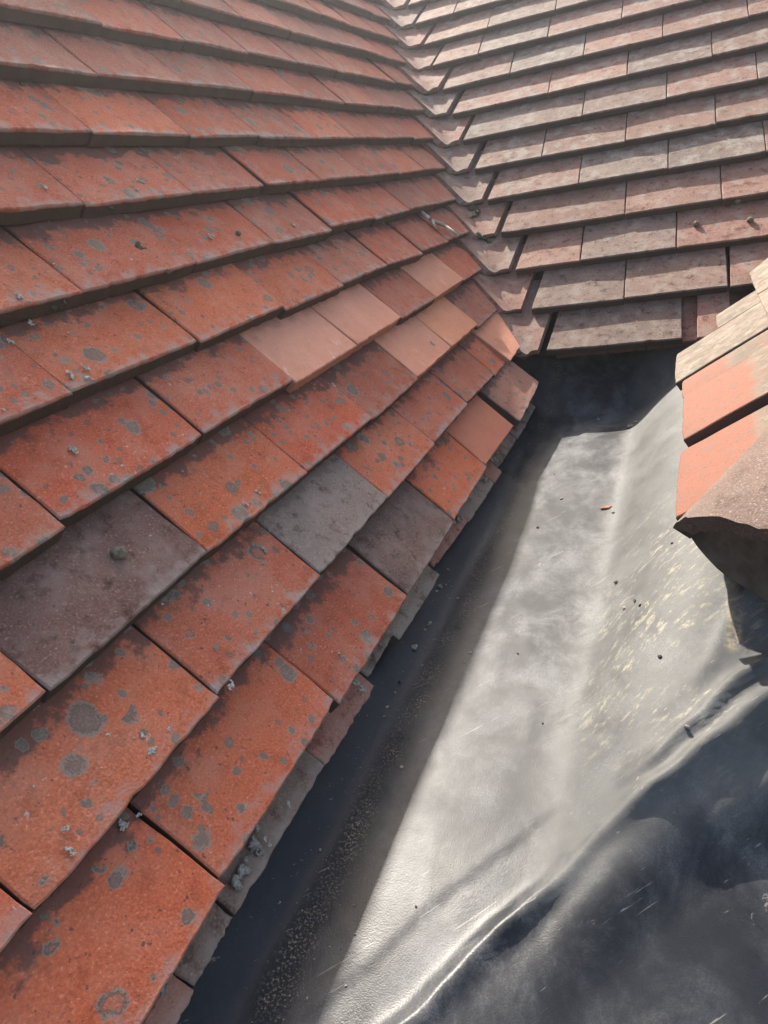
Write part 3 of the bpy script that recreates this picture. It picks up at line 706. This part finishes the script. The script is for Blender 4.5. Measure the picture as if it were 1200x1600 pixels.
MV = [(-0.1577, 0.974, 0.2979), (-0.1354, 0.898, 0.2482), (-0.1299, 0.8995, 0.2423), (-0.1579, 0.9536, 0.287)]
blobs('moss', [(q, Vector((0.3, -0.6, 0.7)).normalized(), 1.0) for q in MV], M_moss, back, 13, 26, 0.0034, 0.0034, 0.7)

# knobs of hardened mortar stuck to tiles
def knob(p, n, s_, parent, seed):
    rr = random.Random(seed); bm = bmesh.new(); bmesh.ops.create_icosphere(bm, subdivisions=3, radius=1)
    n = Vector(n); t1 = n.orthogonal().normalized()
    for v in bm.verts:
        k = 1 + 0.22 * mnoise.noise(v.co * 1.7 + Vector((seed, 2, 0))); v.co = Vector((v.co.x, v.co.y * 0.9, v.co.z * 0.85)) * k * s_
    me = bpy.data.meshes.new('knob'); bm.to_mesh(me); bm.free()
    for q in me.polygons: q.use_smooth = True
    return link('knob', me, M_knob, parent, frame(Vector(p) + n * s_ * 0.35, t1, n.cross(t1), n))
M_knob = simple('mortar_knob', (0.10, 0.08, 0.055), (0.20, 0.165, 0.12), 300)
knob((-0.1067, -0.2923, 0.1582), NT, 0.0055, left, 1)
knob((-0.2141, 0.1268, 0.3393), NT, 0.003, left, 2)
for k, q in enumerate(((0.2602, 0.8745, 0.2122), (0.3458, 0.8655, 0.2066), (0.3276, 0.9136, 0.2364))): knob(q, N2, 0.0058, back, 3 + k)

# forked twig caught near the valley
def tube(vs, fs, pts, radii, n=7):
    base = len(vs)
    for i, p in enumerate(pts):
        d = (pts[min(i + 1, len(pts) - 1)] - pts[max(i - 1, 0)]).normalized(); a = d.orthogonal().normalized(); b = d.cross(a)
        for k in range(n):
            t = 2 * math.pi * k / n; vs.append(p + (a * math.cos(t) + b * math.sin(t)) * radii[i] * (1 + 0.25 * mnoise.noise(p * 300 + Vector((k, 0, 0)))))
    for i in range(len(pts) - 1):
        for k in range(n): fs.append((base + i * n + k, base + i * n + (k + 1) % n, base + (i + 1) * n + (k + 1) % n, base + (i + 1) * n + k))
    fs.append(tuple(base + k for k in range(n - 1, -1, -1))); fs.append(tuple(base + (len(pts) - 1) * n + k for k in range(n)))
TW = [Vector(q) + N1 * 0.007 for q in ((-0.2112, 0.7535, 0.3106), (-0.1985, 0.7535, 0.2975), (-0.1933, 0.7560, 0.2921), (-0.1873, 0.7720, 0.286), (-0.1759, 0.7883, 0.2742), (-0.1612, 0.7954, 0.2588))]
vs, fs = [], []
tube(vs, fs, TW, [0.0030, 0.0034, 0.0042, 0.0038, 0.0034, 0.0022])
tube(vs, fs, [TW[2], TW[2] + Vector((0.006, -0.012, -0.008)), TW[2] + Vector((0.011, -0.016, -0.014))], [0.0030, 0.0022, 0.0012])
tube(vs, fs, [TW[3], TW[3] + Vector((0.004, 0.012, -0.002)), TW[3] + Vector((0.010, 0.020, -0.010))], [0.0028, 0.0020, 0.0010])
O = TW[0].copy()
tag(link('twig', mesh('twig', [v - O for v in vs], fs, True), M_twig, None, Matrix.Translation(O)), 'short bleached forked twig lying on the left slope near the valley', 'twig')

# ------------------------------------------------------------------ ground far below
g_me = mesh('ground', [(-300, -300, -3.2), (300, -300, -3.2), (300, 300, -3.2), (-300, 300, -3.2)], [(0, 1, 2, 3)], False)
tag(link('ground', g_me, M_ground), kind='structure')

# ------------------------------------------------------------------ thin volume added to imitate lens glare, brighter towards the sun
bm = bmesh.new(); bmesh.ops.create_cube(bm, size=1.0)
me = bpy.data.meshes.new('added_glare'); bm.to_mesh(me); bm.free()
hz = link('added_glare', me, None, None, Matrix.Translation((0.0, 0.0, -1.45)) @ Matrix.Diagonal((620, 620, 5.7, 1)))
hm = bpy.data.materials.new('lens_glare_volume'); hm.use_nodes = True; nt = hm.node_tree; nt.nodes.clear()
ou = nt.nodes.new('ShaderNodeOutputMaterial'); pv = nt.nodes.new('ShaderNodeVolumePrincipled')
pv.inputs['Density'].default_value = 0.013; pv.inputs['Anisotropy'].default_value = 0.80; pv.inputs['Color'].default_value = (0.9, 0.93, 1, 1)
nt.links.new(pv.outputs[0], ou.inputs['Volume']); me.materials.append(hm)
tag(hz, kind='stuff')
